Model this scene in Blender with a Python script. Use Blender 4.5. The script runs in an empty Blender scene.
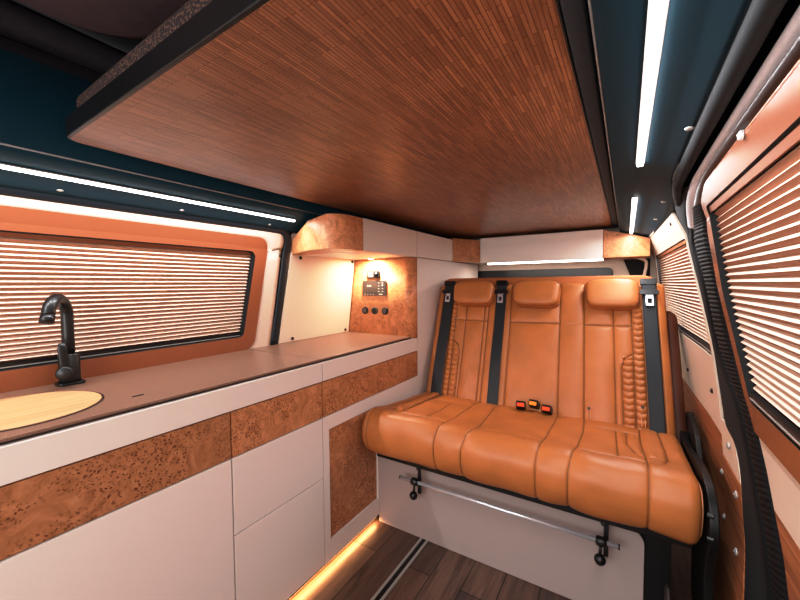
import bpy, bmesh, math, random
import numpy as np
from mathutils import Vector, Matrix
random.seed(7); rng = np.random.default_rng(7)
sc = bpy.context.scene
col = sc.collection
PI = math.pi

# ------------------------------------------------------------------ materials
def lin(c):
    return tuple((x/12.92 if x <= .04045 else ((x+.055)/1.055)**2.4) for x in [v/255 for v in c])
class NT:
    def __init__(s, name):
        s.m = bpy.data.materials.new(name); s.m.use_nodes = True
        s.t = s.m.node_tree; s.b = s.t.nodes['Principled BSDF']
    def n(s, typ, **kw):
        nd = s.t.nodes.new('ShaderNode'+typ)
        for k, v in kw.items():
            if k.startswith('i_'): nd.inputs[k[2:].replace('_', ' ')].default_value = v
            else: setattr(nd, k, v)
        return nd
    def l(s, a, b): s.t.links.new(a, b)
    def coord(s, scale=(1,1,1), rot=(0,0,0), src='Object'):
        tc = s.n('TexCoord'); mp = s.n('Mapping')
        mp.inputs['Scale'].default_value = scale; mp.inputs['Rotation'].default_value = rot
        s.l(tc.outputs[src], mp.inputs['Vector']); return mp.outputs['Vector']
    def noise(s, vec, scale, detail=4, rough=.6, dist=0):
        nd = s.n('TexNoise'); nd.inputs['Scale'].default_value = scale; nd.inputs['Detail'].default_value = detail
        nd.inputs['Roughness'].default_value = rough; nd.inputs['Distortion'].default_value = dist
        s.l(vec, nd.inputs['Vector']); return nd.outputs['Fac']
    def ramp(s, fac, stops):
        r = s.n('ValToRGB'); e = r.color_ramp.elements
        while len(e) < len(stops): e.new(.5)
        for el, (p, c) in zip(e, stops):
            el.position = p; el.color = (*c, 1) if len(c) == 3 else c
        s.l(fac, r.inputs['Fac']); return r.outputs['Color']
    def mix(s, fac, a, b, mode='MIX'):
        m = s.n('Mix'); m.data_type = 'RGBA'; m.blend_type = mode
        for sock, v in ((m.inputs['Factor'], fac), (m.inputs['A'], a), (m.inputs['B'], b)) if False else ((m.inputs[0], fac), (m.inputs[6], a), (m.inputs[7], b)):
            if isinstance(v, (int, float)): sock.default_value = v
            elif isinstance(v, tuple): sock.default_value = (*v, 1)
            else: s.l(v, sock)
        return m.outputs[2]
    def bump(s, fac, strength=.2, dist=.001):
        b = s.n('Bump'); b.inputs['Strength'].default_value = strength; b.inputs['Distance'].default_value = dist
        s.l(fac, b.inputs['Height']); s.l(b.outputs['Normal'], s.b.inputs['Normal'])
    def fin(s, color=None, rough=.5, metal=0, spec=.5, coat=0):
        if color is not None:
            if isinstance(color, tuple): s.b.inputs['Base Color'].default_value = (*color, 1)
            else: s.l(color, s.b.inputs['Base Color'])
        s.b.inputs['Roughness'].default_value = rough; s.b.inputs['Metallic'].default_value = metal
        s.b.inputs['Specular IOR Level'].default_value = spec; s.b.inputs['Coat Weight'].default_value = coat
        s.b.inputs['Coat Roughness'].default_value = .15
        return s.m
def plain(name, rgb, rough=.5, metal=0, spec=.5, nscale=60, var=.12, bump=0, coat=0):
    t = NT(name); v = t.coord(); f = t.noise(v, nscale, 3)
    c = lin(rgb)
    k = t.ramp(f, [(.3, tuple(x*(1-var) for x in c)), (.7, tuple(min(1, x*(1+var)) for x in c))])
    if bump: t.bump(f, bump, .002)
    return t.fin(k, rough, metal, spec, coat)
def emit(name, rgb, strength):
    t = NT(name); t.b.inputs['Base Color'].default_value = (*rgb, 1)
    t.b.inputs['Emission Color'].default_value = (*rgb, 1); t.b.inputs['Emission Strength'].default_value = strength
    return t.m
def burl(name, tint=1.0, sat=1.0, spots=.9):
    t = NT(name); v = t.coord()
    big = t.noise(v, 5.5, 3, .5, .6)
    swirl = t.noise(v, 14, 6, .65, 2.2)
    base = t.ramp(swirl, [(.25, lin((130*tint, 82*tint, 54*tint))), (.42, lin((170*tint, 114*tint, 78*tint))), (.58, lin((188*tint, 130*tint, 92*tint))), (.8, lin((206*tint, 152*tint, 112*tint)))])
    w = t.n('VectorMath', operation='ADD'); d = t.n('TexNoise'); d.inputs['Scale'].default_value = 30
    t.l(v, d.inputs['Vector']); sc2 = t.n('VectorMath', operation='SCALE'); sc2.inputs['Scale'].default_value = .03
    t.l(d.outputs['Color'], sc2.inputs[0]); t.l(v, w.inputs[0]); t.l(sc2.outputs[0], w.inputs[1])
    vo = t.n('TexVoronoi'); vo.inputs['Scale'].default_value = 120; t.l(w.outputs[0], vo.inputs['Vector'])
    spot = t.ramp(vo.outputs['Distance'], [(.22, (1,1,1)), (.44, (0,0,0))])
    mask = t.ramp(big, [(.40, (0,0,0)), (.52, (1,1,1))])
    m = t.mix(1.0, spot, mask, 'MULTIPLY')
    gm = t.n('Math', operation='MULTIPLY'); gm.inputs[1].default_value = spots
    t.l(m, gm.inputs[0])
    c = t.mix(gm.outputs[0], base, lin((96*tint, 46*tint, 28*tint)))
    return t.fin(c, .38, 0, .4)
def laminate(name, rgb, rough=.42):
    t = NT(name); v = t.coord((1,1,1))
    w1 = t.n('TexWave', wave_type='BANDS', bands_direction='Z'); w1.inputs['Scale'].default_value = 110; w1.inputs['Distortion'].default_value = .6; t.l(v, w1.inputs['Vector'])
    w2 = t.n('TexWave', wave_type='BANDS', bands_direction='Y'); w2.inputs['Scale'].default_value = 110; w2.inputs['Distortion'].default_value = .6; t.l(v, w2.inputs['Vector'])
    f = t.mix(.5, w1.outputs['Color'], w2.outputs['Color'])
    c = lin(rgb)
    k = t.ramp(f, [(.2, tuple(x*.965 for x in c)), (.8, tuple(min(1, x*1.02) for x in c))])
    t.bump(f, .08, .0006)
    return t.fin(k, rough, 0, .4)
def leather(name, rgb):
    t = NT(name); v = t.coord()
    f = t.noise(v, 6, 3); vo = t.n('TexVoronoi'); vo.inputs['Scale'].default_value = 420; t.l(v, vo.inputs['Vector'])
    wr = t.noise(v, 22, 4, .6, 1.0)
    c = lin(rgb)
    k = t.ramp(f, [(.3, tuple(x*.86 for x in c)), (.7, tuple(x*1.08 for x in c))])
    at = t.n('Attribute'); at.attribute_name = 'seam'
    k = t.mix(at.outputs['Fac'], k, tuple(x*.16 for x in c))
    h = t.mix(.75, vo.outputs['Distance'], wr)
    t.bump(h, .28, .003)
    return t.fin(k, .42, 0, .5)
def grainwood(name, c1, c2, c3, sx, rough=.4, axis='Y', gap=None):
    t = NT(name)
    s = {'Y': (sx, 2.2, sx), 'X': (2.2, sx, sx), 'Z': (sx, sx, 2.2)}[axis]
    v = t.coord(s); f = t.noise(v, 1.0, 6, .62, .4)
    v2 = t.coord((3,3,3)); g = t.noise(v2, 2.2, 3)
    k = t.ramp(f, [(.3, lin(c1)), (.5, lin(c2)), (.68, lin(c3))])
    k2 = t.mix(g, k, tuple(x*.6 for x in lin(c2)), 'MIX')
    k3 = t.mix(.3, k, k2)
    t.bump(f, .12, .001)
    return t.fin(k3, rough, 0, .4)

M = {}
M['white'] = laminate('white_laminate', (232, 219, 212))
M['cream'] = laminate('cream_panel', (226, 205, 186), .5)
M['creamwall'] = plain('cream_painted_wall', (222, 200, 184), .55, nscale=90, var=.04)
M['burl'] = burl('burl_veneer', 1.08)
M['burl_light'] = burl('burl_veneer_light', 1.16, spots=.35)
M['burl_dark'] = burl('burl_veneer_dark', .98)
M['leather'] = leather('cognac_leather', (188, 118, 66))
M['suede'] = plain('brown_suede', (176, 104, 58), .75, nscale=200)
M['leather_dark'] = leather('dark_brown_leather', (84, 42, 24))
M['seam'] = plain('seam_thread', (120, 60, 24), .6)
M['piping'] = plain('tan_piping', (214, 150, 104), .5)
M['navy'] = plain('navy_trim', (16, 58, 74), .62, spec=.25, nscale=300, var=.1)
M['black'] = plain('black_plastic', (16, 16, 18), .38, nscale=80)
M['matte_black'] = plain('matte_black_metal', (22, 22, 24), .36, spec=.5, nscale=200)
M['rubber'] = plain('black_rubber', (16, 17, 20), .72, spec=.25, nscale=100)
M['felt'] = plain('black_felt', (14, 18, 24), .8, nscale=500, var=.3)
M['void'] = plain('dark_void', (6, 6, 8), .8)
M['chrome'] = plain('chrome', (225, 225, 230), .26, metal=.55, nscale=10, var=.02)
M['steel'] = plain('brushed_aluminium', (190, 188, 184), .42, metal=.5, nscale=40, var=.05)
M['frame'] = plain('copper_window_frame', (146, 86, 58), .27, nscale=250, var=.06)
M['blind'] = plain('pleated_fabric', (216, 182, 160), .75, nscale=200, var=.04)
M['blind'] = plain('pleated_fabric', (232, 204, 184), .7, nscale=200, var=.03)  # upper pleat faces: light from above painted in as paler fabric
M['blind_shaded'] = plain('pleated_fabric_shaded', (160, 114, 90), .75, nscale=200, var=.04)  # lower pleat faces: shade painted in as darker fabric
M['belt'] = plain('belt_webbing', (28, 32, 38), .55, nscale=400, var=.2)
M['plum'] = plain('plum_headliner', (112, 88, 92), .8, nscale=30, var=.12)
M['canvas'] = plain('black_canvas', (46, 41, 48), .6, nscale=60, var=.2)
M['red'] = emit('red_button_glow', lin((225, 70, 25)), .35)  # buckle buttons given a faint glow, though they are no lamps
M['orange'] = emit('orange_button_glow', lin((240, 130, 35)), .35)
M['led'] = emit('led_white', (.98, .98, 1), 7)
M['led_rear'] = emit('led_warm_white', (1, .90, .80), 7)
M['led_warm'] = emit('led_amber', (1, .50, .17), 4)
M['screen'] = plain('grey_screen', (74, 62, 56), .3, nscale=40, var=.1)
M['icon'] = plain('icon_grey', (176, 166, 158), .5)
M['socket_in'] = plain('socket_grey', (70, 62, 60), .4)
M['oak'] = grainwood('warm_oak_panel', (118, 68, 44), (176, 108, 72), (204, 138, 98), 70, .42, 'Y')
M['lid'] = grainwood('pale_wood_lid', (186, 138, 98), (206, 160, 120), (218, 178, 138), 40, .4, 'Y')

def mk_bed():
    t = NT('striped_cork_veneer')
    v = t.coord((1,1,1))
    # narrow strips running along the van, each broken into short lengths of its own tone
    br = t.n('TexBrick'); t.l(t.coord((1,1,1), (0,0,PI/2)), br.inputs['Vector'])
    br.inputs['Scale'].default_value = 1.0; br.inputs['Brick Width'].default_value = .085; br.inputs['Row Height'].default_value = .0075
    br.inputs['Mortar Size'].default_value = .0011; br.inputs['Mortar Smooth'].default_value = .6; br.offset = .37
    br.inputs['Color1'].default_value = (*lin((182, 126, 92)), 1); br.inputs['Color2'].default_value = (*lin((142, 96, 70)), 1)
    br.inputs['Mortar'].default_value = (*lin((112, 62, 40)), 1)
    f = t.noise(t.coord((150, 9, 1)), 1.0, 4, .6, .3)
    g = t.ramp(f, [(.3, (.62,.6,.58)), (.55, (1,1,1)), (.75, (1.15,1.12,1.1))])
    k = t.mix(1.0, br.outputs['Color'], g, 'MULTIPLY')
    s = t.noise(v, 240, 2, .5)
    sp = t.ramp(s, [(.66, (0,0,0)), (.72, (1,1,1))])
    k = t.mix(sp, k, lin((48, 22, 14)))
    b = t.noise(v, 3, 2); k = t.mix(t.ramp(b, [(.3, (.0,.0,.0)), (.8, (.35,.35,.35))]), k, lin((90, 44, 24)))
    t.bump(f, .15, .001)
    return t.fin(k, .36, 0, .5)
M['bed'] = mk_bed()
def mk_floor():
    t = NT('dark_plank_floor')
    br = t.n('TexBrick'); t.l(t.coord((1,1,1), (0,0,PI/2)), br.inputs['Vector'])
    br.inputs['Scale'].default_value = 1; br.inputs['Brick Width'].default_value = .9; br.inputs['Row Height'].default_value = .14
    br.inputs['Mortar Size'].default_value = .002
    br.inputs['Color1'].default_value = (*lin((112, 86, 72)), 1); br.inputs['Color2'].default_value = (*lin((80, 62, 56)), 1)
    br.inputs['Mortar'].default_value = (*lin((24, 16, 12)), 1)
    f = t.noise(t.coord((40, 3, 1)), 1, 6, .65, .8)
    g = t.ramp(f, [(.3, (.45,.42,.4)), (.5, (1,1,1)), (.75, (1.5,1.4,1.35))])
    k = t.mix(1.0, br.outputs['Color'], g, 'MULTIPLY')
    t.bump(f, .2, .001)
    return t.fin(k, .4, 0, .5)
M['floor'] = mk_floor()
def mk_counter():
    t = NT('brown_stone_worktop'); v = t.coord()
    f = t.noise(v, 300, 2, .7); g = t.noise(v, 7, 4)
    k = t.ramp(f, [(.3, lin((102, 76, 62))), (.5, lin((130, 100, 84))), (.72, lin((152, 120, 102)))])
    k2 = t.mix(t.ramp(g, [(.35, (0,0,0)), (.75, (.5,.5,.5))]), k, lin((130, 90, 72)))
    return t.fin(k2, .36, 0, .5)
M['counter'] = mk_counter()
M['counter_edge'] = plain('dark_brown_edge', (40, 26, 22), .5)
def mk_mesh():
    t = NT('woven_brown_mesh'); vo = t.n('TexVoronoi'); vo.inputs['Scale'].default_value = 170; t.l(t.coord(), vo.inputs['Vector'])
    k = t.ramp(vo.outputs['Distance'], [(.15, lin((118, 84, 70))), (.5, lin((40, 30, 30)))])
    t.bump(vo.outputs['Distance'], .6, .004); return t.fin(k, .8)
M['mesh'] = mk_mesh()

# ------------------------------------------------------------------ mesh helpers
def link(name, verts, faces, mat, parent=None, smooth=False, bevel=0, solid=0, seg=2, autosm=None):
    me = bpy.data.meshes.new(name); me.from_pydata([tuple(map(float, v)) for v in verts], [], faces); me.update()
    bm = bmesh.new(); bm.from_mesh(me); bmesh.ops.recalc_face_normals(bm, faces=bm.faces); bm.to_mesh(me); bm.free()
    o = bpy.data.objects.new(name, me); col.objects.link(o)
    mats = mat if isinstance(mat, list) else [mat]
    for m in mats: me.materials.append(m)
    if smooth or bevel:
        for p in me.polygons: p.use_smooth = True
    if bevel:
        b = o.modifiers.new('bevel', 'BEVEL'); b.width = bevel; b.segments = seg; b.limit_method = 'ANGLE'; b.angle_limit = .6; b.harden_normals = True
    if solid:
        s = o.modifiers.new('solid', 'SOLIDIFY'); s.thickness = solid; s.offset = 0
    if autosm:
        w = o.modifiers.new('wn', 'WEIGHTED_NORMAL')
    if parent is not None:
        o.parent = parent; o.matrix_parent_inverse = Matrix.Translation(-parent.location) if False else Matrix.Identity(4)
        # children are modelled in world space; shift to the parent's frame
        o.location = -Vector(parent_world(parent))
    return o
def parent_world(p):
    v = Vector(p.location)
    q = p.parent
    while q is not None: v += Vector(q.location); q = q.parent
    return v
class MB:
    def __init__(s): s.v = []; s.f = []
    def add(s, v, f):
        n = len(s.v); s.v += [tuple(map(float, a)) for a in v]; s.f += [tuple(i+n for i in a) for a in f]; return s
    def box(s, a, b):
        x0,y0,z0 = a; x1,y1,z1 = b
        return s.add([(x0,y0,z0),(x1,y0,z0),(x1,y1,z0),(x0,y1,z0),(x0,y0,z1),(x1,y0,z1),(x1,y1,z1),(x0,y1,z1)],
              [(0,3,2,1),(4,5,6,7),(0,1,5,4),(1,2,6,5),(2,3,7,6),(3,0,4,7)])
    def prism(s, poly, z0, z1, ztop=None):        # poly in xy
        n = len(poly)
        v = [(x,y,z0) for x,y in poly] + [(x,y,(ztop(x,y) if ztop else z1)) for x,y in poly]
        return s.add(v, [tuple(range(n-1,-1,-1)), tuple(range(n,2*n))] + [(i,(i+1)%n,n+(i+1)%n,n+i) for i in range(n)])
    def prism_x(s, poly, x0, x1):                 # poly in yz
        n = len(poly)
        v = [(x0,y,z) for y,z in poly] + [(x1,y,z) for y,z in poly]
        return s.add(v, [tuple(range(n)), tuple(range(2*n-1,n-1,-1))] + [(i,(i+1)%n,n+(i+1)%n,n+i) for i in range(n)])
    def prism_y(s, poly, y0, y1):                 # poly in xz
        n = len(poly)
        v = [(x,y0,z) for x,z in poly] + [(x,y1,z) for x,z in poly]
        return s.add(v, [tuple(range(n)), tuple(range(2*n-1,n-1,-1))] + [(i,(i+1)%n,n+(i+1)%n,n+i) for i in range(n)])
    def tube(s, pts, r, n=16, cap=True, close=False, squash=None):
        P = [Vector(p) for p in pts]; m = len(P); rs = r if isinstance(r, (list, tuple)) else [r]*m
        base = len(s.v); up = None; V = []
        for i, p in enumerate(P):
            t = (P[(i+1) % m]-P[i-1]) if close else (P[min(i+1,m-1)]-P[max(i-1,0)])
            t.normalize()
            if up is None:
                up = Vector((0,0,1)) if abs(t.z) < .9 else Vector((1,0,0))
            up = (up - t*up.dot(t)).normalized(); sd = t.cross(up)
            a, b = (1,1) if squash is None else squash
            for k in range(n):
                an = 2*PI*k/n; V.append(p + (up*math.cos(an)*a+sd*math.sin(an)*b)*rs[i])
        F = []
        for i in range(m if close else m-1):
            j = (i+1) % m
            for k in range(n): F.append((i*n+k, i*n+(k+1)%n, j*n+(k+1)%n, j*n+k))
        if cap and not close: F += [tuple(range(n-1,-1,-1)), tuple(range((m-1)*n, m*n))]
        return s.add(V, F)
    def cyl(s, a, b, r, n=20, r2=None): return s.tube([a, b], [r, r if r2 is None else r2], n)
    def sphere(s, c, r, n=16, m=10, sc=(1,1,1)):
        V = []; F = []
        for i in range(m+1):
            th = PI*i/m
            for k in range(n): V.append((c[0]+r*sc[0]*math.sin(th)*math.cos(2*PI*k/n), c[1]+r*sc[1]*math.sin(th)*math.sin(2*PI*k/n), c[2]+r*sc[2]*math.cos(th)))
        for i in range(m):
            for k in range(n): F.append((i*n+k, i*n+(k+1)%n, (i+1)*n+(k+1)%n, (i+1)*n+k))
        return s.add(V, F)
    def build(s, name, mat, parent=None, **kw): return link(name, s.v, s.f, mat, parent, **kw)
def tag(o, label=None, cat=None, group=None, kind=None):
    if label: o['label'] = label
    if cat: o['category'] = cat
    if group: o['group'] = group
    if kind: o['kind'] = kind
    return o
def empty(name, loc=(0,0,0)):
    o = bpy.data.objects.new(name, None); col.objects.link(o); o.location = loc; o.empty_display_size = .05; return o
def struct(o): o['kind'] = 'structure'; return o
def arc(cx, cy, r, a0, a1, n=8):
    return [(cx+r*math.cos(math.radians(a0+(a1-a0)*i/n)), cy+r*math.sin(math.radians(a0+(a1-a0)*i/n))) for i in range(n+1)]
def rquad(pts, r, n=6):
    """rounded polygon (list of 2D points, radius or list of radii)"""
    out = []; m = len(pts)
    for i, p in enumerate(pts):
        a = Vector(pts[i-1]); b = Vector(p); c = Vector(pts[(i+1) % m]); rr = r[i] if isinstance(r, (list, tuple)) else r
        if rr <= 0: out.append(tuple(b)); continue
        u = (a-b).normalized(); w = (c-b).normalized()
        ha = math.acos(max(-1, min(1, u.dot(w))))/2; d = rr/math.tan(ha)
        ctr = b + (u+w).normalized()*(rr/math.sin(ha))
        s = b+u*d-ctr; e = b+w*d-ctr
        a0 = math.atan2(s.y, s.x); da = math.atan2(e.y, e.x)-a0
        da = (da+PI) % (2*PI)-PI
        for k in range(n+1): out.append((ctr.x+rr*math.cos(a0+da*k/n), ctr.y+rr*math.sin(a0+da*k/n)))
    return out
def catmull(pts, n=8):
    P = [np.array(p, float) for p in pts]; P = [2*P[0]-P[1]] + P + [2*P[-1]-P[-2]]; out = []
    for i in range(1, len(P)-2):
        for k in range(n):
            t = k/n; a, b, c, d = P[i-1:i+3]
            out.append(.5*((2*b)+(-a+c)*t+(2*a-5*b+4*c-d)*t*t+(-a+3*b-3*c+d)*t**3))
    out.append(P[-2]); return out

# ------------------------------------------------------------------ leaning side walls
ZP = [-.1, .5, .8, 1.0, 1.4, 1.5, 1.56]; XP = [.30, .30, .275, .25, .197, .155, .13]
XM = -1.34
def prof(z): return float(np.interp(z, ZP, XP))
def taper(y): return .034*min(1, max(0, (y-1.8)/1.2))
def SR(y, z, off=0): return (prof(z)-taper(y)-off, y, z)           # off > 0 : into the room
def SL(y, z, off=0): return (XM-prof(z)+off, y, z)
def ring(S, outer, inner, off=0, off2=None, nr=6, extra=0):
    """sheet between a closed outer loop and a closed inner loop, lying on the wall surface S"""
    off2 = off if off2 is None else off2
    cy = sum(p[0] for p in inner)/len(inner); cz = sum(p[1] for p in inner)/len(inner)
    def angs(L): return [math.atan2(p[1]-cz, p[0]-cy) for p in L]
    A = sorted(set([round(a, 5) for a in angs(outer)+angs(inner)] + [round(-PI+2*PI*i/96, 5) for i in range(96)]))
    def hit(L, a):
        dx, dz = math.cos(a), math.sin(a); best = None
        for i in range(len(L)):
            x1, z1 = L[i][0]-cy, L[i][1]-cz; x2, z2 = L[(i+1)%len(L)][0]-cy, L[(i+1)%len(L)][1]-cz
            den = dx*(z2-z1)-dz*(x2-x1)
            if abs(den) < 1e-12: continue
            t = (x1*(z2-z1)-z1*(x2-x1))/den; s = (x1*dz-z1*dx)/den
            if t > 0 and -1e-4 <= s <= 1+1e-4 and (best is None or t < best): best = t
        return (cy+dx*best, cz+dz*best)
    m = MB(); V = []; n = len(A)
    for j in range(nr+1):
        f = j/nr
        for a in A:
            o = hit(outer, a); i = hit(inner, a)
            V.append(S(o[0]+(i[0]-o[0])*f, o[1]+(i[1]-o[1])*f, off+(off2-off)*f))
    m.add(V, [(j*n+k, j*n+(k+1)%n, (j+1)*n+(k+1)%n, (j+1)*n+k) for j in range(nr) for k in range(n)])
    return m
def patch(S, c00, c10, c11, c01, off=0, nu=8, nv=10, m=None):
    m = m or MB(); V = []
    for j in range(nv+1):
        for i in range(nu+1):
            u, v = i/nu, j/nv
            y = (c00[0]*(1-u)+c10[0]*u)*(1-v)+(c01[0]*(1-u)+c11[0]*u)*v
            z = (c00[1]*(1-u)+c10[1]*u)*(1-v)+(c01[1]*(1-u)+c11[1]*u)*v
            V.append(S(y, z, off))
    w = nu+1
    return m.add(V, [(j*w+i, j*w+i+1, (j+1)*w+i+1, (j+1)*w+i) for j in range(nv) for i in range(nu)])
def strip(S, A, B, off=0, bulge=0, nseg=8, n=60, ribs=0, ribamp=0, edge=0):
    """surface between two (y,z) polylines, bulging into the room, optionally ribbed along its length"""
    A = np.array(catmull(A)); B = np.array(catmull(B))
    def res(P, k):
        d = np.r_[0, np.cumsum(np.hypot(*np.diff(P, axis=0).T))]; t = np.linspace(0, d[-1], k)
        return np.c_[np.interp(t, d, P[:,0]), np.interp(t, d, P[:,1])]
    if len(A) == len(B):
        d_ = np.r_[0, np.cumsum(np.hypot(*np.diff((A+B)/2, axis=0).T))]; t_ = np.linspace(0, d_[-1], n)
        A, B = [np.c_[np.interp(t_, d_, Q[:,0]), np.interp(t_, d_, Q[:,1])] for Q in (A, B)]
    else: A, B = res(A, n), res(B, n)
    V = []
    for i in range(n):
        for j in range(nseg+1):
            f = j/nseg; p = A[i]*(1-f)+B[i]*f; h = off+bulge*math.sin(PI*f)**.7 if 0 < f < 1 else off-edge
            if ribs and 0 < f < 1: h += ribamp*(1 if (i//ribs) % 2 else 0)
            V.append(S(p[0], p[1], h))
    w = nseg+1
    return MB().add(V, [(i*w+j, i*w+j+1, (i+1)*w+j+1, (i+1)*w+j) for i in range(n-1) for j in range(nseg)])
def screw(S, y, z, off, parent, r=.0075, mat='black'):
    c = Vector(S(y, z, off)); d = Vector((S(y, z, off+1)[0]-S(y, z, off)[0], 0, 0))
    m = MB(); m.tube([c-d*.002, c+d*.002, c+d*.0045], [r*1.25, r*1.25, r*.8], 14)
    m.tube([c+d*.004, c+d*.0062], [r*.35, r*.35], 6)
    return m.build('screw', M[mat], parent, bevel=.0008)

Y0, Y1 = -1.3, 3.12
# ------------------------------------------------------------------ shell
FZ = -.036
fl = struct(MB().box((-1.75, Y0, FZ-.03), (.42, Y1, FZ)).build('floor', M['floor']))
# outer skins (dark body shell behind the trim)
for nm, S in (('wall_left', SL), ('wall_right', SR)):
    m = patch(S, (Y0, FZ), (Y1, FZ), (Y1, 1.60), (Y0, 1.60), -.045, 20, 30)
    w = struct(m.build(nm, M['void'], None, solid=.01))
    if nm == 'wall_left': wallL = w
    else: wallR = w

# ---------------- left wall trim
LO = [(-.35, .905), (1.165, .905), (1.21, 1.405), (1.20, 1.452), (-.35, 1.452)]
LOr = rquad([(-.35, .900), (1.160, .900), (1.212, 1.452), (-.35, 1.452)], [.05, .06, .06, .05])
LIr = rquad([(-.28, .970), (1.098, .970), (1.142, 1.386), (-.28, 1.386)], [.02, .025, .03, .02])
big = rquad([(Y0+.02, .86), (1.262, .86), (1.305, 1.50), (Y0+.02, 1.50)], [0, 0, .07, 0])
o = struct(ring(SL, big, LOr, 0.0, nr=4).build('trim_1', M['creamwall'], None, solid=.006, smooth=True))
for y, z in ((1.293, 1.374),): screw(SL, y, z, .004, o, .007)
fr = ring(SL, LOr, LIr, .010, nr=3)
fr2 = ring(SL, LIr, rquad([(-.275, .975), (1.093, .975), (1.137, 1.381), (-.275, 1.381)], .02), .010, -.03, nr=1)
fr3 = ring(SL, rquad([(-.353, .897), (1.163, .897), (1.215, 1.455), (-.353, 1.455)], [.05, .06, .06, .05]), LOr, 0, .010, nr=1); fr.add(fr3.v, fr3.f)
w1 = empty('window_1', SL(.4, .9, 0)); struct(w1)
fr.build('window_frame', M['frame'], w1, smooth=False); fr2.build('reveal', M['void'], w1)
patch(SL, (-.36, .89), (1.24, .89), (1.24, 1.46), (-.36, 1.46), -.038).build('dark_glass', M['void'], w1)
# dark pillar band curving over into the roof edge
pb = strip(SL, [(Y0, 1.525), (.4, 1.522), (1.15, 1.522), (1.30, 1.51), (1.345, 1.455), (1.352, 1.38), (1.33, 1.1), (1.312, .905)],
           [(Y0, 1.480), (.4, 1.482), (1.15, 1.484), (1.275, 1.478), (1.305, 1.44), (1.305, 1.38), (1.285, 1.1), (1.265, .905)], .004, .006, 6, 120)
struct(pb.build('trim_2', plain('dark_blue_band', (18, 28, 36), .5, nscale=200), None, smooth=True, solid=.003))
# white screwed panel between the pillar and the control panel
wp = empty('wall_panel', SL(1.6, .905, 0)); tag(wp, 'white panel with four dark screws on the left wall above the rear worktop', 'wall panel')
patch(SL, (1.318, .905), (1.90, .905), (1.895, 1.40), (1.362, 1.40), .006).build('panel_sheet', M['cream'], wp, solid=.006)
for y, z in ((1.427, 1.371), (1.873, 1.371), (1.409, .922), (1.863, .922)): screw(SL, y, z, .011, wp, .0075)
struct(patch(SL, (1.30, .86), (3.1, .86), (3.1, 1.50), (1.35, 1.50), -.01).build('trim_3', M['creamwall'], None, solid=.004))

# ---------------- blinds
SHADED = 0
def blind(S, y0b, y1b, y0t, y1t, zb, zt, n, label, off=-.022, bow=0, amp=.0065):
    root = empty('pleated_blind', S((y0b+y1b)/2, zb, off)); tag(root, label, 'window blind', None)
    m = MB(); V = []; N = 2*n; dz = (zt-zb-.03)/N; K = 24
    for i in range(N+1):
        z = zb+.018+i*dz; f = (z-zb)/(zt-zb); ya = y0b+(y0t-y0b)*f; yb = y1b+(y1t-y1b)*f + bow*math.sin(PI*f)
        d = off+(amp if i % 2 else -amp)
        for k in range(K+1): V.append(S(ya+(yb-ya)*k/K, z, d))
    m.add(V, [(i*(K+1)+k, i*(K+1)+k+1, (i+1)*(K+1)+k+1, (i+1)*(K+1)+k) for i in range(N) for k in range(K)])
    pf = m.build('pleated_fabric', [M['blind'], M['blind_shaded']], root)
    for p in pf.data.polygons: p.material_index = 1 if (p.index//K) % 2 == (1 if False else SHADED) else 0  # downward pleat faces get the painted-shade fabric
    b = MB()
    for (ya, yb, z, zz, d0) in ((y0b, y1b, zb, zb+.018, off+.008),):
        for s_ in range(1):
            patch(S, (ya, z), (yb, z), (yb, zz), (ya, zz), d0, 20, 2, b)
    b.build('bottom_rail', M['black'], root, solid=.012)
    b = MB(); patch(S, (y0b, zb+.004), (y1b, zb+.004), (y1b, zb+.007), (y0b, zb+.007), off+.0145, 20, 1, b)
    b.build('rail_bead', M['steel'], root, solid=.002)
    b = MB(); patch(S, (y0t, zt-.014), (y1t, zt-.014), (y1t, zt), (y0t, zt), off+.004, 20, 2, b)
    b.build('top_rail', M['frame'], root, solid=.01)
    return root
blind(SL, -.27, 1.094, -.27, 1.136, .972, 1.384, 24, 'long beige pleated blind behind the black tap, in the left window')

# ---------------- right wall trim : rear panel with window
RWi = rquad([(1.585, .965), (2.98, .965), (2.98, 1.395), (1.815, 1.395)], [.02, .02, .02, .05])
RWo = [(1.575, .712), (3.09, .712), (3.09, 1.555), (1.84, 1.555), (1.80, 1.34), (1.69, 1.18), (1.58, 1.02)]
o = empty('wall_panel', SR(2.3, .71, 0)); tag(o, 'pale panel with an inset blind on the right wall behind the bench', 'wall panel')
pn = ring(SR, RWo, RWi, .0, nr=8)
pn.build('panel_sheet', M['cream'], o, solid=.008)
rt = ring(SR, RWi, rquad([(1.59, .97), (2.975, .97), (2.975, 1.39), (1.82, 1.39)], .02), .0, -.035, nr=1); rt.build('window_reveal', M['black'], o)
for y, z in ((2.2, .80), (1.675, .832), (1.95, 1.47)): screw(SR, y, z, .005, o, .0075)
patch(SR, (1.50, .95), (3.0, .95), (3.0, 1.41), (1.70, 1.41), -.034).build('dark_glass', M['void'], o)
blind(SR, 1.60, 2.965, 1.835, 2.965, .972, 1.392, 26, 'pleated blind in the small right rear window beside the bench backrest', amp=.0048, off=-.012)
o = empty('lower_panel', SR(2.3, FZ, 0)); tag(o, 'brown oak lower panel on the right wall beside the bench', 'wall panel')
patch(SR, (1.575, FZ), (3.09, FZ), (3.09, .708), (1.575, .708), .0).build('panel_sheet', M['oak'], o, solid=.008)
for y, z in ((1.619, .569), (1.60, .423)): screw(SR, y, z, .005, o, .008, 'steel')
o = empty('pillar_panel', SR(1.45, FZ, 0)); tag(o, 'narrow oak pillar panel with cream top, between bench and door seal', 'wall panel')
m = patch(SR, (1.345, FZ), (1.571, FZ), (1.571, .650), (1.345, .650), .004); m.build('oak_sheet', M['oak'], o, solid=.008)
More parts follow.
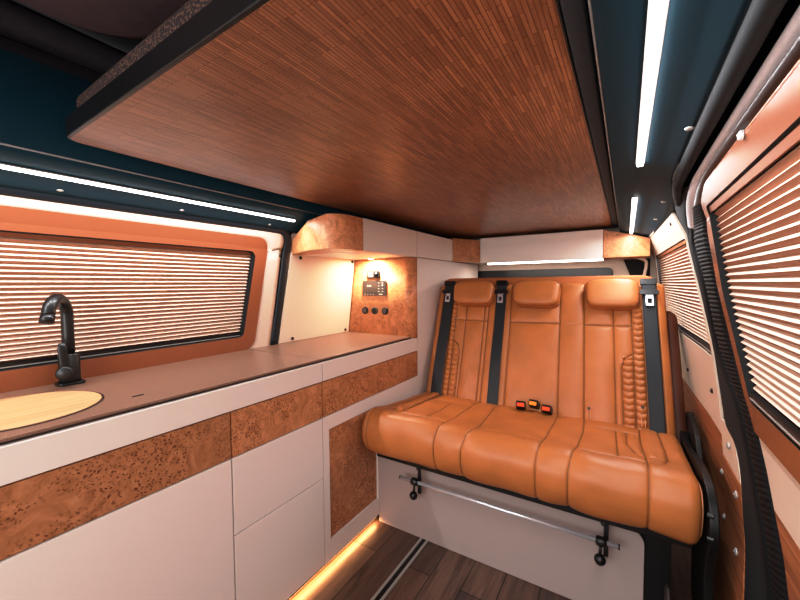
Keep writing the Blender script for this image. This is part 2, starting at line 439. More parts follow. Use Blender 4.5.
V = rquad([(1.35, .652), (1.571, .652), (1.565, .775), (1.39, .775)], [0, 0, .03, .05])
m = MB(); m.v = [SR(y, z, .006) for y, z in V] + [SR(y, z, .0) for y, z in V]; n = len(V)
m.f = [tuple(range(n)), tuple(range(n, 2*n))] + [(i, (i+1) % n, n+(i+1) % n, n+i) for i in range(n)]
m.build('cream_cap', M['cream'], o)
for y, z in ((1.455, .72), (1.372+.03, .596), (1.423, .413)): screw(SR, y, z, .009, o, .009, 'steel')
# pillar cover, door seal and header
pilA = [(1.46, 1.512), (1.614, 1.512), (1.74, 1.49), (1.74, 1.42), (1.723, 1.339), (1.629, 1.192), (1.536, 1.031), (1.527, .904), (1.527, .808), (1.510, .763), (1.403, .757), (1.359, .716), (1.357, .652), (1.375, .534), (1.36, .41), (1.36, FZ)]
lipL = [(Y0, 1.503), (.4, 1.503), (.85, 1.503), (1.15, 1.501), (1.32, 1.497), (1.50, 1.470), (1.64, 1.42), (1.681, 1.365), (1.62, 1.28), (1.56, 1.193), (1.50, 1.034), (1.415, .955), (1.302, .895), (1.247, .787), (1.197, .684), (1.155, .548), (1.14, .3), (1.14, FZ)]
ribL = [(Y0, 1.487), (.4, 1.487), (.85, 1.487), (1.12, 1.486), (1.27, 1.478), (1.45, 1.450), (1.585, 1.40), (1.616, 1.345), (1.565, 1.27), (1.513, 1.194), (1.45, 1.041), (1.355, .955), (1.262, .890), (1.217, .799), (1.169, .698), (1.129, .565), (1.12, .3), (1.12, FZ)]
outR = [(Y0, 1.473), (.4, 1.473), (.85, 1.473), (1.08, 1.472), (1.19, 1.464), (1.31, 1.440), (1.375, 1.39), (1.388, 1.335), (1.372, 1.27), (1.346, 1.194), (1.300, 1.055), (1.225, .972), (1.160, .900), (1.122, .82), (1.080, .73), (1.031, .60), (1.02, .3), (1.02, FZ)]
struct(strip(SR, pilA, lipL[4:], .004, .004, 8, 90, edge=.004).build('trim_4', M['felt'], None, smooth=True, solid=.003))
seal = empty('door_seal', SR(1.1, FZ, 0)); tag(seal, 'black ribbed rubber seal around the sliding door opening', 'door seal')
def cut(a, b, nm, mat, **kw): return strip(SR, a, b, **kw).build(nm, mat, seal, smooth=True)
cut(lipL[:7], ribL[:7], 'seal_lip', plain('vinyl_lip_painted_glare', (235, 240, 250), .6, nscale=200, var=.06), off=.006, bulge=.006, nseg=8, n=120, edge=.004)  # lip coloured near white to paint in the LED reflection
cut(lipL[6:], ribL[6:], 'seal_edge', M['rubber'], off=.006, bulge=.006, nseg=8, n=120, edge=.004)
cut(ribL[:6], outR[:6], 'seal_tube', plain('brown_rubber', (52, 42, 44), .45, nscale=120), off=.002, bulge=.008, nseg=8, n=120, edge=.004)
strip(SR, ribL[5:], outR[5:], .003, .007, 8, 480, ribs=2, ribamp=.0022, edge=.004).build('ribbed_rubber', M['rubber'], seal)

# ---------------- sliding door with window (right, near camera)
DO = rquad([(-.55, .868), (1.170, .868), (1.335, 1.20), (1.365, 1.38), (1.31, 1.466), (-.55, 1.466)], [.03, .02, .10, .10, .09, .05])
DI = rquad([(-.45, .935), (1.155, .935), (1.282, 1.198), (1.308, 1.425), (-.45, 1.425)], [.02, .03, .2, .03, .03])
DIn = rquad([(-.445, .94), (1.152, .94), (1.277, 1.198), (1.303, 1.421), (-.445, 1.421)], [.02, .02, .2, .02, .02])
door = empty('door_1', SR(.3, FZ, 0)); struct(door)
m = ring(SR, DO, DI, .006, nr=4); a = ring(SR, DI, DIn, .006, -.016, nr=1)
m.build('window_frame', M['frame'], door); a.build('reveal', M['void'], door)
patch(SR, (Y0, FZ), (1.03, FZ), (1.08, .722), (Y0, .722), -.002).build('oak_sheet', M['oak'], door, solid=.006)
patch(SR, (Y0, .724), (1.08, .724), (1.16, .90), (Y0, .90), -.002).build('cream_sheet', M['cream'], door, solid=.006)
patch(SR, (Y0, .90), (-.52, .90), (-.52, 1.466), (Y0, 1.466), -.002).build('door_skin', M['creamwall'], door, solid=.006)
strip(SR, [(Y0, 1.473), (1.0, 1.473), (1.20, 1.464), (1.31, 1.44)], [(Y0, 1.465), (1.0, 1.465), (1.19, 1.456), (1.29, 1.43)], .002, .003, 4, 40).build('copper_edge', M['frame'], door, smooth=True)
screw(SR, .835, 1.4665, .008, door, .007, 'chrome')
patch(SR, (-.5, .90), (1.30, .90), (1.36, 1.44), (-.5, 1.44), -.038).build('dark_glass', M['void'], door)
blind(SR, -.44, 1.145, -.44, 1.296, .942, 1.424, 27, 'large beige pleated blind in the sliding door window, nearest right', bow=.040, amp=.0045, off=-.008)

# ---------------- rear wall (tailgate)
rear = struct(MB().box((-1.72, Y1, FZ), (.42, Y1+.04, 2.1)).build('wall_rear', M['creamwall']))
wv = rquad([(-1.3, .95), (-.085, .95), (-.085, 1.332), (-1.3, 1.332)], [0, .03, .035, 0])
w2 = struct(MB().prism_y(wv, Y1-.02, Y1-.001).build('window_2', M['black'], None, bevel=.003))
w2i = MB().prism_y(rquad([(-1.29, .96), (-.10, .96), (-.10, 1.318), (-1.29, 1.318)], .02), Y1-.024, Y1-.019).build('pane', plain('dark_glass', (10, 12, 15), .35), w2)
# corner strut and dark gap at the rear right
o = struct(MB().prism_y([(.0, 1.00), (.14, 1.00), (.14, 1.385), (-.02, 1.385), (.03, 1.25)], Y1-.04, Y1-.002).build('trim_5', M['void']))
st = MB().tube([tuple(p) for p in catmull([(.03, 2.98, 1.40), (.10, 2.96, 1.372), (.112, 2.96, 1.33), (.095, 2.96, 1.22), (.10, 2.98, 1.10)], 6)], .010, 10)
tag(st.build('roof_strut', plain('cream_strut', (214, 190, 170), .5), None, smooth=True), 'slim cream strut in the rear right corner under the burl cabinet', 'strut')

# ---------------- roof : soffits along both sides, pop-top space between
def soffit(name, sgn, y0, y1):
    # cross-section from outer (wall) to inner edge, then a return up
    m = MB(); V = []
    K = 60
    for k in range(K+1):
        y = y0+(y1-y0)*k/K
        f = min(1, max(0, (y-1.30)/.28)) if sgn > 0 else 1
        f = f*f*(3-2*f)
        pts = [(.106+.046*f, 1.517-.019*f), (.100+.028*f, 1.519-.008*f), (.05, 1.533), (.0, 1.545), (-.030, 1.558), (-.040, 1.566), (-.043, 1.582), (-.043, 1.80)]
        for i, (x, z) in enumerate(pts):
            xx = x - (taper(y) if i == 0 else 0)
            V.append((xx if sgn > 0 else XM-xx, y, z))
    w = len(pts)
    m.add(V, [(k*w+i, k*w+i+1, (k+1)*w+i+1, (k+1)*w+i) for k in range(K) for i in range(w-1)])
    return struct(m.build(name, M['navy'], None, smooth=True, solid=.004))
soffit('ceiling_left', -1, Y0, 3.1); soffit('ceiling_right', 1, Y0, 3.1)
for sg, nm in ((1, 'trim_6'), (-1, 'trim_7')):  # pale tubes paint in the thin highlight along the soffit inner edges
    x = -.0435 if sg > 0 else XM+.0435
    struct(MB().tube([(x, Y0, 1.570), (x, 2.7, 1.570)], .0026, 8).build(nm, plain('edge_highlight_'+nm, (150, 150, 152), .25), None, smooth=True))
# padded roll above the door
struct(MB().tube([(.121, Y0, 1.509), (.121, 1.15, 1.509), (.124, 1.35, 1.508), (.138, 1.50, 1.502), (.150, 1.60, 1.490)], [.0145, .0145, .0145, .013, .008], 14).build('trim_8', M['felt'], None, smooth=True))
for nm, (a, b) in (('ceiling', ((-1.75, Y0, 2.02), (.42, Y1, 2.06))),):
    struct(MB().box(a, b).build(nm, M['canvas']))
# small clips in the soffits
def clip(x, y, z, lab):
    o = MB().sphere((x, y, z), .009, 12, 8, (1, 1, .45)).build('trim_clip', M['steel'], None, smooth=True)
    tag(o, lab, 'clip')
clip(.100, .905, 1.5165, 'round clip on the dark roof panel beside the long LED strip')
clip(.112, 1.651, 1.514, 'small clip on the dark roof panel beside the short LED strip')
clip(.112, 2.08, 1.514, 'rearmost tiny clip on the dark roof panel near the burl cabinet')
clip(XM-.118, .405, 1.513, 'small clip under the left LED strip, nearest the front')
clip(XM-.118, .76, 1.513, 'small clip under the middle of the left LED strip')
clip(XM-.118, 1.165, 1.513, 'small clip under the rear end of the left LED strip')

# pop-top liner and tent canvas (dark, front left above)
m = MB(); L = rquad([(-1.36, -.9), (.05, -.9), (.05, .60), (-1.36, .60)], .22, 10)
V = []; n = len(L)
for s_, z in ((1.0, 1.985), (.97, 1.955), (.93, 1.94), (.6, 1.932)):
    for x, y in L: V.append((-.655+(x+.655)*s_, -.15+(y+.15)*s_, z))
m.add(V, [(j*n+k, j*n+(k+1) % n, (j+1)*n+(k+1) % n, (j+1)*n+k) for j in range(3) for k in range(n)] + [tuple(range(3*n, 4*n))])
struct(m.build('ceiling_liner', M['plum'], None, smooth=True))
tc = empty('tent_canvas', (-1.33, .3, 1.6)); tag(tc, 'dark folded canvas of the raised roof above the left LED strip', 'tent canvas')
for k, (x, z, r, amp) in enumerate(((-1.345, 1.655, .030, .012), (-1.375, 1.735, .040, .018), (-1.40, 1.83, .046, .02), (-1.40, 1.925, .045, .012))):
    P = [(x+amp*math.sin(y*5+k), y, z+amp*.8*math.cos(y*4+k*1.7)) for y in np.linspace(Y0+.02, 1.6, 40)]
    MB().tube(P, r, 14, squash=(1.1, .8)).build('fold', M['canvas'], tc, smooth=True)
MB().box((-1.47, Y0+.02, 1.60), (-1.43, 3.1, 2.0)).build('backing', M['void'], tc)

# ---------------- bed
BX0, BX1, BY0, BY1 = -1.232, -.088, .362, 2.95
bed = empty('bed_platform', (-.66, .4, 1.6)); tag(bed, 'raised roof bed board with striped reddish brown underside', 'bed platform')
pl = rquad([(BX0, BY0), (BX1, BY0-.034), (BX1, BY1), (BX0, BY1)], [.03, .02, .02, .02])
MB().prism(pl, 1.600, 1.612).build('board', M['bed'], bed)
pe = rquad([(BX0-.004, BY0-.008), (BX1+.004, BY0-.042), (BX1+.004, BY1), (BX0-.004, BY1)], [.03, .02, .02, .02])
MB().prism(pe, 1.6005, 1.650).build('edge_trim', M['black'], bed, bevel=.004)
MB().prism([(BX1+.0045, BY0), (BX1+.036, BY0), (BX1+.036, BY1), (BX1+.0045, BY1)], 1.598, 1.63).build('side_trim', plain('slate_fabric', (52, 60, 70), .7, nscale=300), bed, bevel=.006)
mt = MB().prism(rquad([(BX0+.02, BY0+.004), (BX1-.02, BY0-.034), (BX1-.02, BY1-.04), (BX0+.02, BY1-.04)], .05), 1.6505, 1.70).build('mattress', M['mesh'], None, bevel=.014, seg=3)
tag(mt, 'thin brown woven mattress lying on the roof bed board', 'mattress')

# ---------------- LED strips
def led(a, b, w, lab, mat='led', h=.006, prof_='steel', watt=6, lc=(.97, .98, 1), lo=.005):
    root = empty('led_strip', a); tag(root, lab, 'LED light')
    a = Vector(a); b = Vector(b)
    m = MB().box((a.x-w/2, a.y, a.z-lo), (a.x+w/2, b.y, a.z+.002)) if abs(a.x-b.x) < .05 else MB().box((a.x, a.y-w/2, a.z-lo), (b.x, a.y+w/2, a.z+.002))
    m.build('diffuser', M[mat], root)
    e = .003
    m = MB().box((a.x-w/2-e, a.y-.004, a.z+.0021), (a.x+w/2+e, b.y+.004, a.z+h)) if abs(a.x-b.x) < .05 else MB().box((a.x-.004, a.y-w/2-e, a.z+.0021), (b.x+.004, a.y+w/2+e, a.z+h))
    m.build('profile', M[prof_], root)
    l = bpy.data.lights.new('led_light', 'AREA'); l.shape = 'RECTANGLE'; lx, ly = abs(b.x-a.x), abs(b.y-a.y)
    l.size = max(lx, w); l.size_y = max(ly, w); l.energy = watt*max(lx, ly); l.color = lc
    lo_ = bpy.data.objects.new('led_light', l); col.objects.link(lo_); lo_.location = ((a.x+b.x)/2, (a.y+b.y)/2, a.z-lo-.0006)
    return root
led((.026, -.6, 1.531), (.026, 1.165, 1.531), .014, 'long white LED strip in the right roof panel, above the door')
led((.022, 1.62, 1.531), (.022, 2.72, 1.531), .014, 'short white LED strip in the right roof panel, near the rear')
led((XM-.024, -.9, 1.531), (XM-.024, 1.235, 1.531), .012, 'white LED strip in the left roof panel over the kitchen window')

# ------------------------------------------------------------------ kitchen
XC = -1.096; XB = -1.60; T = .018
def front(m_y0, m_y1, z0, z1, name, mat, parent, x=XC, g=.0022, t=T):
    return MB().box((x-t, m_y0+g, z0+g), (x, m_y1-g, z1-g)).build(name, mat, parent, bevel=.0012)
CB = 0.0
def carcass(y0, y1, z1, parent, name='carcass', x=XC, z0=CB, xb=XB):
    return MB().box((xb+.02, y0+.0005, z0), (x-T-.001, y1-.0005, z1)).build(name, M['void'], parent)
LZ0, LZ1, BZ0 = .8065, .8885, .651
ua = empty('base_cabinet', (-1.35, .1, CB)); tag(ua, 'white base cabinet under the sink with burl drawer front, nearest the camera', 'cabinet')
carcass(-.9, .705, LZ1, ua)
front(-.9, .705, BZ0, LZ0, 'burl_front', M['burl_dark'], ua)
front(-.9, .05, CB+.002, BZ0, 'door', M['white'], ua); front(.05, .705, CB+.002, BZ0, 'door', M['white'], ua)
ub = empty('base_cabinet', (-1.35, .9, CB)); tag(ub, 'white base cabinet with one burl drawer above two plain white drawers', 'cabinet')
carcass(.705, 1.128, LZ1, ub)
front(.705, 1.128, BZ0, LZ0, 'drawer', M['burl'], ub)
front(.705, 1.128, .386, BZ0, 'drawer', M['white'], ub); front(.705, 1.128, CB+.002, .386, 'drawer', M['white'], ub)
uc = empty('base_cabinet', (-1.35, 1.5, CB)); tag(uc, 'base cabinet beside the bench with two burl drawers and framed burl door', 'cabinet')
carcass(1.128, 1.966, LZ1, uc)
front(1.128, 1.541, BZ0, LZ0, 'drawer', M['burl'], uc); front(1.541, 1.966, BZ0, LZ0, 'drawer', M['burl'], uc)
m = MB().box((XC-T, 1.129, CB+.002), (XC, 1.166, BZ0-.001)).box((XC-T, 1.166, .588), (XC, 1.965, BZ0-.001)).box((XC-T, 1.532, CB+.002), (XC, 1.965, .588)).box((XC-T, 1.166, CB+.002), (XC, 1.532, .088))
m.build('face_frame', M['white'], uc)
d = MB().box((XC-T-.003, 1.169, .091), (XC-.010, 1.529, .585)).build('door', M['burl'], uc, bevel=.0012)
MB().box((XC-.0099, 1.172, .262), (XC-.001, 1.186, .392)).build('pull', M['burl_dark'], d, bevel=.002)
# under-cabinet amber light
led((-1.108, .25, -.0075), (-1.108, 1.52, -.0075), .010, 'amber LED strip glowing under the plinth of the kitchen cabinets', 'led_warm', .005, 'black', lo=.002, watt=2.2, lc=(1, .55, .24))

def worktop(y0, y1, lab):
    root = empty('worktop', (-1.35, y0, .89)); tag(root, lab, 'worktop')
    MB().box((-1.612, y0, .8955), (XC-.011, y1, .903)).build('slab', M['counter'], root, bevel=.0015)
    MB().box((XC-T, y0+(.0 if y0 < 0 else -.0), LZ0+.0017), (XC, y1 if y0 < 0 else 1.9655, LZ1)).build('front_lip', M['white'], root, bevel=.0012)
    MB().box((-1.60, y0, .889), (XC-.016, y1, .8953)).build('edge_band', M['counter_edge'], root)
    return root
wt = worktop(-.9, 1.1305, 'brown stone worktop around the sink and tap')
MB().prism(rquad([(-1.205, .470), (-1.198, .470), (-1.198, .500), (-1.205, .500)], .003), .9031, .9045).build('slot_pull', M['black'], wt)
worktop(1.1345, 1.905, 'brown stone worktop in front of the burl control panel')
# sink lid
lid = MB(); c = (-1.325, .262)
lid.prism([(c[0]+.166*math.cos(a), c[1]+.170*math.sin(a)) for a in np.linspace(0, 2*PI, 72, endpoint=False)], .9036, .9062)
root = empty('sink_lid', (c[0], c[1], .9036)); tag(root, 'round pale wooden lid covering the sink in the worktop', 'sink lid')
lid.build('lid_disc', M['lid'], root, bevel=.001)
lid = MB(); n = 72; V = []
for r_, z in ((.172, .9034), (.172, .9045), (.1665, .9045), (.1665, .9034)):
    for k in range(n): V.append((c[0]+r_*math.cos(2*PI*k/n), c[1]+(r_+.004)*math.sin(2*PI*k/n), z))
lid.add(V, [(j*n+k, j*n+(k+1) % n, ((j+1) % 4)*n+(k+1) % n, ((j+1) % 4)*n+k) for j in range(4) for k in range(n)])
lid.build('rim_gap', M['counter_edge'], root)

# faucet
fx, fy = -1.545, .432
root = empty('faucet', (fx, fy, .903)); tag(root, 'matte black tap with curved spout standing behind the sink lid', 'faucet')
MB().prism(rquad([(fx-.030, fy-.034), (fx+.030, fy-.034), (fx+.030, fy+.034), (fx-.030, fy+.034)], .012), .9032, .912).build('base_flange', M['matte_black'], root, bevel=.002)
MB().tube([(fx, fy, .911), (fx, fy, .93), (fx, fy, 1.0), (fx, fy, 1.004)], [.029, .0275, .0275, .025], 28).build('body', M['matte_black'], root, smooth=True)
dv = Vector((.112, -.088, 0)).normalized()
P = [(fx, fy, 1.003), (fx, fy, 1.06), (fx, fy, 1.125)]
R_ = .054; cz = 1.130
for a in np.linspace(180, 18, 18):
    q = Vector((fx, fy, cz)) + dv*(R_+R_*math.cos(math.radians(a))) + Vector((0, 0, R_*math.sin(math.radians(a)))); P.append(tuple(q))
e = Vector(P[-1]); t_ = (e-Vector(P[-2])).normalized(); P.append(tuple(e+t_*.012))
MB().tube(P, .0165, 22).build('spout', M['matte_black'], root, smooth=True)
e = Vector(P[-1]); MB().tube([e+t_*.0006, e+t_*.022, e+t_*.0225], [.0178, .0174, .014], 22).build('aerator', M['matte_black'], root, smooth=True)
dh = Vector((.080, -.036, .006)).normalized(); h0 = Vector((fx, fy, .948)) + dh*.022
MB().tube([h0, h0+dh*.034], .019, 22).build('valve_neck', M['matte_black'], root, smooth=True)
MB().tube([h0+dh*.0343, h0+dh*.0375], .0195, 22).build('chrome_ring', M['chrome'], root, smooth=True)
lv = MB().tube([h0+dh*.038, h0+dh*.060, h0+dh*.066], [.0215, .0215, .017], 22).build('lever', M['matte_black'], root, smooth=True)
q0 = h0+dh*.052
MB().tube([q0, q0+Vector((0, 0, .03)), q0+Vector((0, -.004, .075)), q0+Vector((0, -.004, .094))], [.014, .012, .012, .008], 14, squash=(.5, 1.0)).build('lever_blade', M['matte_black'], lv, smooth=True)

# tall cabinet with burl control panel end
tcab = empty('tall_cabinet', (-1.35, 2.5, CB)); tag(tcab, 'tall white cabinet left of the bench with a curved burl end panel', 'cabinet')
MB().box((XB+.05, 1.99, CB), (XC-T-.001, 3.04, 1.383)).build('carcass', M['void'], tcab)
MB().box((XC-T, 1.968, CB+.002), (XC, 3.05, 1.383)).build('side_panel', M['white'], tcab, bevel=.001)
yc, rc = 1.905, .055
def endpoly(t=0):
    return [(-1.58, yc+t)] + arc(XC-rc, yc+rc, rc-t, -90, 0, 12) + [(XC-t, 1.9665)]
inn = [(x, y) for x, y in endpoly(.012)]
poly = endpoly(0)+inn[::-1]
m = MB(); n = len(endpoly(0)); o_ = endpoly(0); V = []
for z in (.8895, 1.383):
    for i, (x, y) in enumerate(o_):
        V.append((x if i else (XM-prof(z)+.008), y, z))
    for i, (x, y) in enumerate(inn): V.append((x if i else (XM-prof(z)+.008), y, z))
F = []
for i in range(n-1):
    F += [(i, i+1, 2*n+i+1, 2*n+i), (n+i, n+i+1, 3*n+i+1, 3*n+i), (i, i+1, n+i+1, n+i), (2*n+i, 2*n+i+1, 3*n+i+1, 3*n+i)]
m.add(V, F); 
ep = m.build('end_panel', M['burl_light'], tcab)
for p in ep.data.polygons: p.use_smooth = abs(p.normal.z) < .5
# things mounted on the burl panel
yp = yc-.0001
def rr(x0, x1, z0, z1, r): return rquad([(x0, z0), (x1, z0), (x1, z1), (x0, z1)], r)
cp = empty('control_panel', (-1.37, yp, 1.19)); tag(cp, 'dark rectangular touch control panel mounted on the burl end panel', 'control panel')
MB().prism_y(rr(-1.465, -1.283, 1.150, 1.246, .006), yp-.008, yp).build('housing', M['socket_in'], cp, bevel=.001)
MB().prism_y(rr(-1.458, -1.350, 1.168, 1.240, .002), yp-.0095, yp-.0082).build('screen', M['screen'], cp)
for i in range(4): MB().box((-1.450+i*.022, yp-.010, 1.156), (-1.441+i*.022, yp-.0082, 1.160)).build('button', M['icon'], cp)
MB().box((-1.335, yp-.010, 1.155), (-1.308, yp-.0082, 1.161)).build('button', M['icon'], cp)
for i in range(2):
    for j in range(4): MB().box((-1.342+i*.030, yp-.010, 1.174+j*.018), (-1.332+i*.030, yp-.0082, 1.179+j*.018+(.006 if (i, j) == (1, 2) else 0))).build('button', M['icon'], cp)
for i in range(3): MB().box((-1.428+i*.012, yp-.0105, 1.206), (-1.420+i*.012, yp-.0096, 1.218)).build('digit', M['icon'], cp)
hc = empty('heater_controller', (-1.38, yp, 1.28)); tag(hc, 'small chrome framed display above the dark control panel', 'controller')
MB().prism_y(rr(-1.427, -1.330, 1.262, 1.308, .008), yp-.010, yp).build('bezel', M['matte_black'], hc, bevel=.0015)
MB().prism_y(rr(-1.421, -1.378, 1.268, 1.302, .004), yp-.0115, yp-.0102).build('screen', plain('pale_display', (120, 104, 98), .3), hc)
MB().tube([(-1.352, yp-.010, 1.285), (-1.352, yp-.022, 1.285)], .0125, 20).build('dial', M['matte_black'], hc, smooth=True)
for k, (x, lab) in enumerate(((-1.452, 'left'), (-1.374, 'middle'), (-1.294, 'right'))):
    s_ = empty('power_socket', (x, yp, 1.05)); tag(s_, lab+' round dark socket in the row of three below the control panel', 'socket')
    MB().tube([(x, yp, 1.052), (x, yp-.008, 1.052), (x, yp-.010, 1.052)], [.0235, .0235, .0205], 28).build('ring', M['matte_black'] if k != 1 else M['socket_in'], s_)
    MB().tube([(x, yp-.0101, 1.052), (x, yp-.0125, 1.052)], [.0165, .0165], 24).build('flap' if k != 1 else 'outlet', M['socket_in'] if k != 1 else M['black'], s_)

# wall cabinets
ZB, ZT = 1.386, 1.545
def ztop(x, y): return min(ZT, 1.545-(max(0, -(x-(-1.25))))*.30)
e1 = [(-1.528, 1.362), (-1.30, 1.262)] + arc(XC-.10, 1.335, .10, -70, 0, 10) + [(XC, 1.4285)]
wc = empty('wall_cabinet', (-1.3, 1.4, ZB)); tag(wc, 'burl rounded end unit of the overhead cabinets, over the kitchen pillar', 'cabinet')
m = MB().prism(e1+[(-1.53, 1.4285)], ZB, ZT, ztop); x_ = m.build('curved_shell', M['burl_light'], wc)
for p in x_.data.polygons: p.use_smooth = False
w = x_.modifiers.new('b', 'BEVEL'); w.width = .003; w.segments = 2; w.limit_method = 'ANGLE'; w.angle_limit = .7
for p in x_.data.polygons: p.use_smooth = True
w.harden_normals = True
for a, b, lab in ((1.430, 1.9665, 'white overhead cabinet above the burl control panel'), (1.9675, 2.510, 'white overhead cabinet above the tall cabinet, next to the rear corner')):
    wc = empty('wall_cabinet', (-1.3, a, ZB)); tag(wc, lab, 'cabinet')
    MB().prism([(-1.53, a+.001), (XC-T-.001, a+.001), (XC-T-.001, b-.001), (-1.53, b-.001)], ZB+.0, ZT, ztop).build('carcass', M['white'], wc)
    front(a, b, ZB-.001, ZT+.003, 'flap_door', M['white'], wc)
def angled(p, q, thick, name, mat, parent, z0=ZB, z1=1.56):
    p = Vector(p); q = Vector(q); d = (q-p).normalized(); n_ = Vector((-d.y, d.x))
    return MB().prism([tuple(p), tuple(q), tuple(q+n_*thick), tuple(p+n_*thick)], z0, z1).build(name, mat, parent, bevel=.0012)
wc = empty('wall_cabinet', (-1.05, 2.7, ZB)); tag(wc, 'small burl corner unit between overhead side and rear cabinets', 'cabinet')
angled((XC, 2.5115), (-.985, 2.785), .018, 'angled_front', M['burl'], wc)
MB().prism([(-1.5, 2.512), (-1.117, 2.512), (-1.01, 2.79), (-1.01, 3.09), (-1.5, 3.09)], ZB+.002, 1.555).build('carcass', M['white'], wc)
wc = empty('wall_cabinet', (-.55, 2.9, ZB)); tag(wc, 'long white overhead cabinet across the rear above the bench', 'cabinet')
MB().box((-.983, 2.788, ZB), (-.137, 2.806, 1.575)).build('flap_door', M['white'], wc, bevel=.0012)
MB().box((-1.005, 2.808, ZB+.001), (-.137, 3.09, 1.57)).build('carcass', M['white'], wc)
wc = empty('wall_cabinet', (.0, 2.9, ZB)); tag(wc, 'burl overhead end cabinet in the rear right corner', 'cabinet')
def zt2(x, y): return min(1.57, 1.552-(x+.04)*.33)
m = MB().prism([(-.135, 2.788), (.02, 2.770), (.125, 2.792), (.100, 3.09), (-.135, 3.09)], ZB-.001, 1.5, zt2); m.build('shell', M['burl_light'], wc, bevel=.003)
led((-.925, 2.797, 1.3775), (-.135, 2.797, 1.3775), .018, 'warm white light bar under the long rear overhead cabinet', 'led_rear', .0083, lo=.009, watt=5, lc=(1, .90, .80))
dl = empty('downlight', (-1.36, 1.845, 1.384)); tag(dl, 'tiny round downlight under the overhead cabinet by the control panel', 'light')
MB().tube([(-1.36, 1.845, 1.3855), (-1.36, 1.845, 1.380)], [.022, .020], 24).build('housing', M['chrome'], dl)
MB().tube([(-1.36, 1.845, 1.3797), (-1.36, 1.845, 1.3787)], [.016, .016], 24).build('lens', emit('downlight_lens', (1, .88, .72), 12), dl)

# ------------------------------------------------------------------ bench
bench = empty('bench_seat', (-.43, 1.7, FZ)); tag(bench, 'three seat cognac leather bench with quilted bolsters and black belts', 'bench')
def segdist(X, Y, segs):
    d = np.full(X.shape, 9.)
    for s in segs:
        for (ax, ay), (bx, by) in zip(s[:-1], s[1:]):
            vx, vy = bx-ax, by-ay; L2 = vx*vx+vy*vy+1e-12
            t = np.clip(((X-ax)*vx+(Y-ay)*vy)/L2, 0, 1)
            d = np.minimum(d, np.hypot(X-ax-t*vx, Y-ay-t*vy))
    return d
def seam_attr(o, vals):
    a = o.data.attributes.new('seam', 'FLOAT', 'POINT'); z = np.zeros(len(o.data.vertices), np.float32); z[:len(vals)] = vals
    a.data.foreach_set('value', z)
def sstep(a, b, x):
    t = np.clip((x-a)/(b-a), 0, 1); return t*t*(3-2*t)
def region(X, Y, x0, x1, y0, y1, s=.004):
    return sstep(x0-s, x0+s, X)*(1-sstep(x1-s, x1+s, X))*sstep(y0-s, y0+s, Y)*(1-sstep(y1-s, y1+s, Y))
# -- backrest
xl, xr, tt = -1.058, .200, .738
Tv = np.array([0, .300, .665]); Tl = np.linalg.norm(Tv); Tv /= Tl; Nv = np.array([0, -Tv[2], Tv[1]])
B0 = np.array([0, 2.0, .545])
def BP(x, t, h):
    k = -.035*np.clip(t/.75, 0, 1.2)
    return np.stack([x+k, B0[1]+Tv[1]*t+Nv[1]*h, B0[2]+Tv[2]*t+Nv[2]*h], -1)
NX, NT_ = 380, 230
gx = np.linspace(xl, xr, NX); gt = np.linspace(-.06, tt, NT_); X, Tt = np.meshgrid(gx, gt)
cu = lambda x0, x1, y0, y1, n=8: [(x0+(x1-x0)*math.sin(a), y0+(y1-y0)*(1-math.cos(a))) for a in np.linspace(0, PI/2, n)]
segs = [[(-.700, -.1), (-.700, .8)], [(-.565, -.1), (-.565, .8)], [(-.290, -.1), (-.290, .8)], [(-.168, -.1), (-.168, .8)],
        [(-.925, .482), (-.700, .482)], [(-.565, .482), (-.290, .486)], [(-.168, .486), (.050, .490)],
        [(-.842, -.1), (-.842, .60)], [(-.030, -.1), (-.030, .60)],
        [(-.902, -.1), (-.910, .62)], [(.050, -.1), (.050, .62)],
        [(-.925, .6), (-.935, .78)], [(.095, .60), (.095, .78)],
        [(-.860, -.1), (-.860, .27), (-.870, .315), (-.902, .345)], [(.0, -.1), (.0, .27), (.012, .315), (.050, .345)],
        [(-1.012, -.1), (-1.02, .78)], [(.160, -.1), (.160, .78)], [(-.940, -.1), (-.945, .62)], [(.098, -.1), (.098, .62)],
        [(-.725, -.1), (-.725, .6)]]
faint = [[(-.290, .49), (-.23, .482), (-.168, .49)]]
d = segdist(X, Tt, segs)
H = .009*(1-np.exp(-d/.018)) - .006*np.exp(-(d/.0028)**2); GR = np.zeros_like(X)
d2 = segdist(X, Tt, faint); H += -.003*np.exp(-(d2/.004)**2)
# bolsters stand proud, quilted with chevron ribs
for (a, b, y1, cxm) in ((-.940, -.902, .60, -1), (-.902, -.860, .325, 1), (.050, .098, .60, 1), (.0, .050, .325, -1)):
    R0 = region(X, Tt, a+.003, b-.003, -.1, y1)
    w_ = b-a; v = (Tt - .32*np.abs(X-(a+b)/2))/.031
    rib = np.abs(np.sin(PI*v))**.5
    H += R0*(.014*rib - .005); GR = np.maximum(GR, R0*.55*np.exp(-(rib/.30)**2))
# softly rounded outer edges and wrinkles near the base
ed = np.minimum(X-xl, xr-X); H -= .035*(1-np.clip(ed/.03, 0, 1)**.55)*.9*(ed < .03)
et = tt-Tt; H -= .030*(1-np.clip(et/.025, 0, 1)**.5)*(et < .025)
nz = sum(rng.normal()*.0005*np.sin(X*k1+Tt*k2+ph) for k1, k2, ph in rng.uniform((-50, -50, 0), (50, 50, 6), (14, 3)))
H += nz + .014
V = BP(X, Tt, H).reshape(-1, 3)
F = [(j*NX+i, j*NX+i+1, (j+1)*NX+i+1, (j+1)*NX+i) for j in range(NT_-1) for i in range(NX-1)]
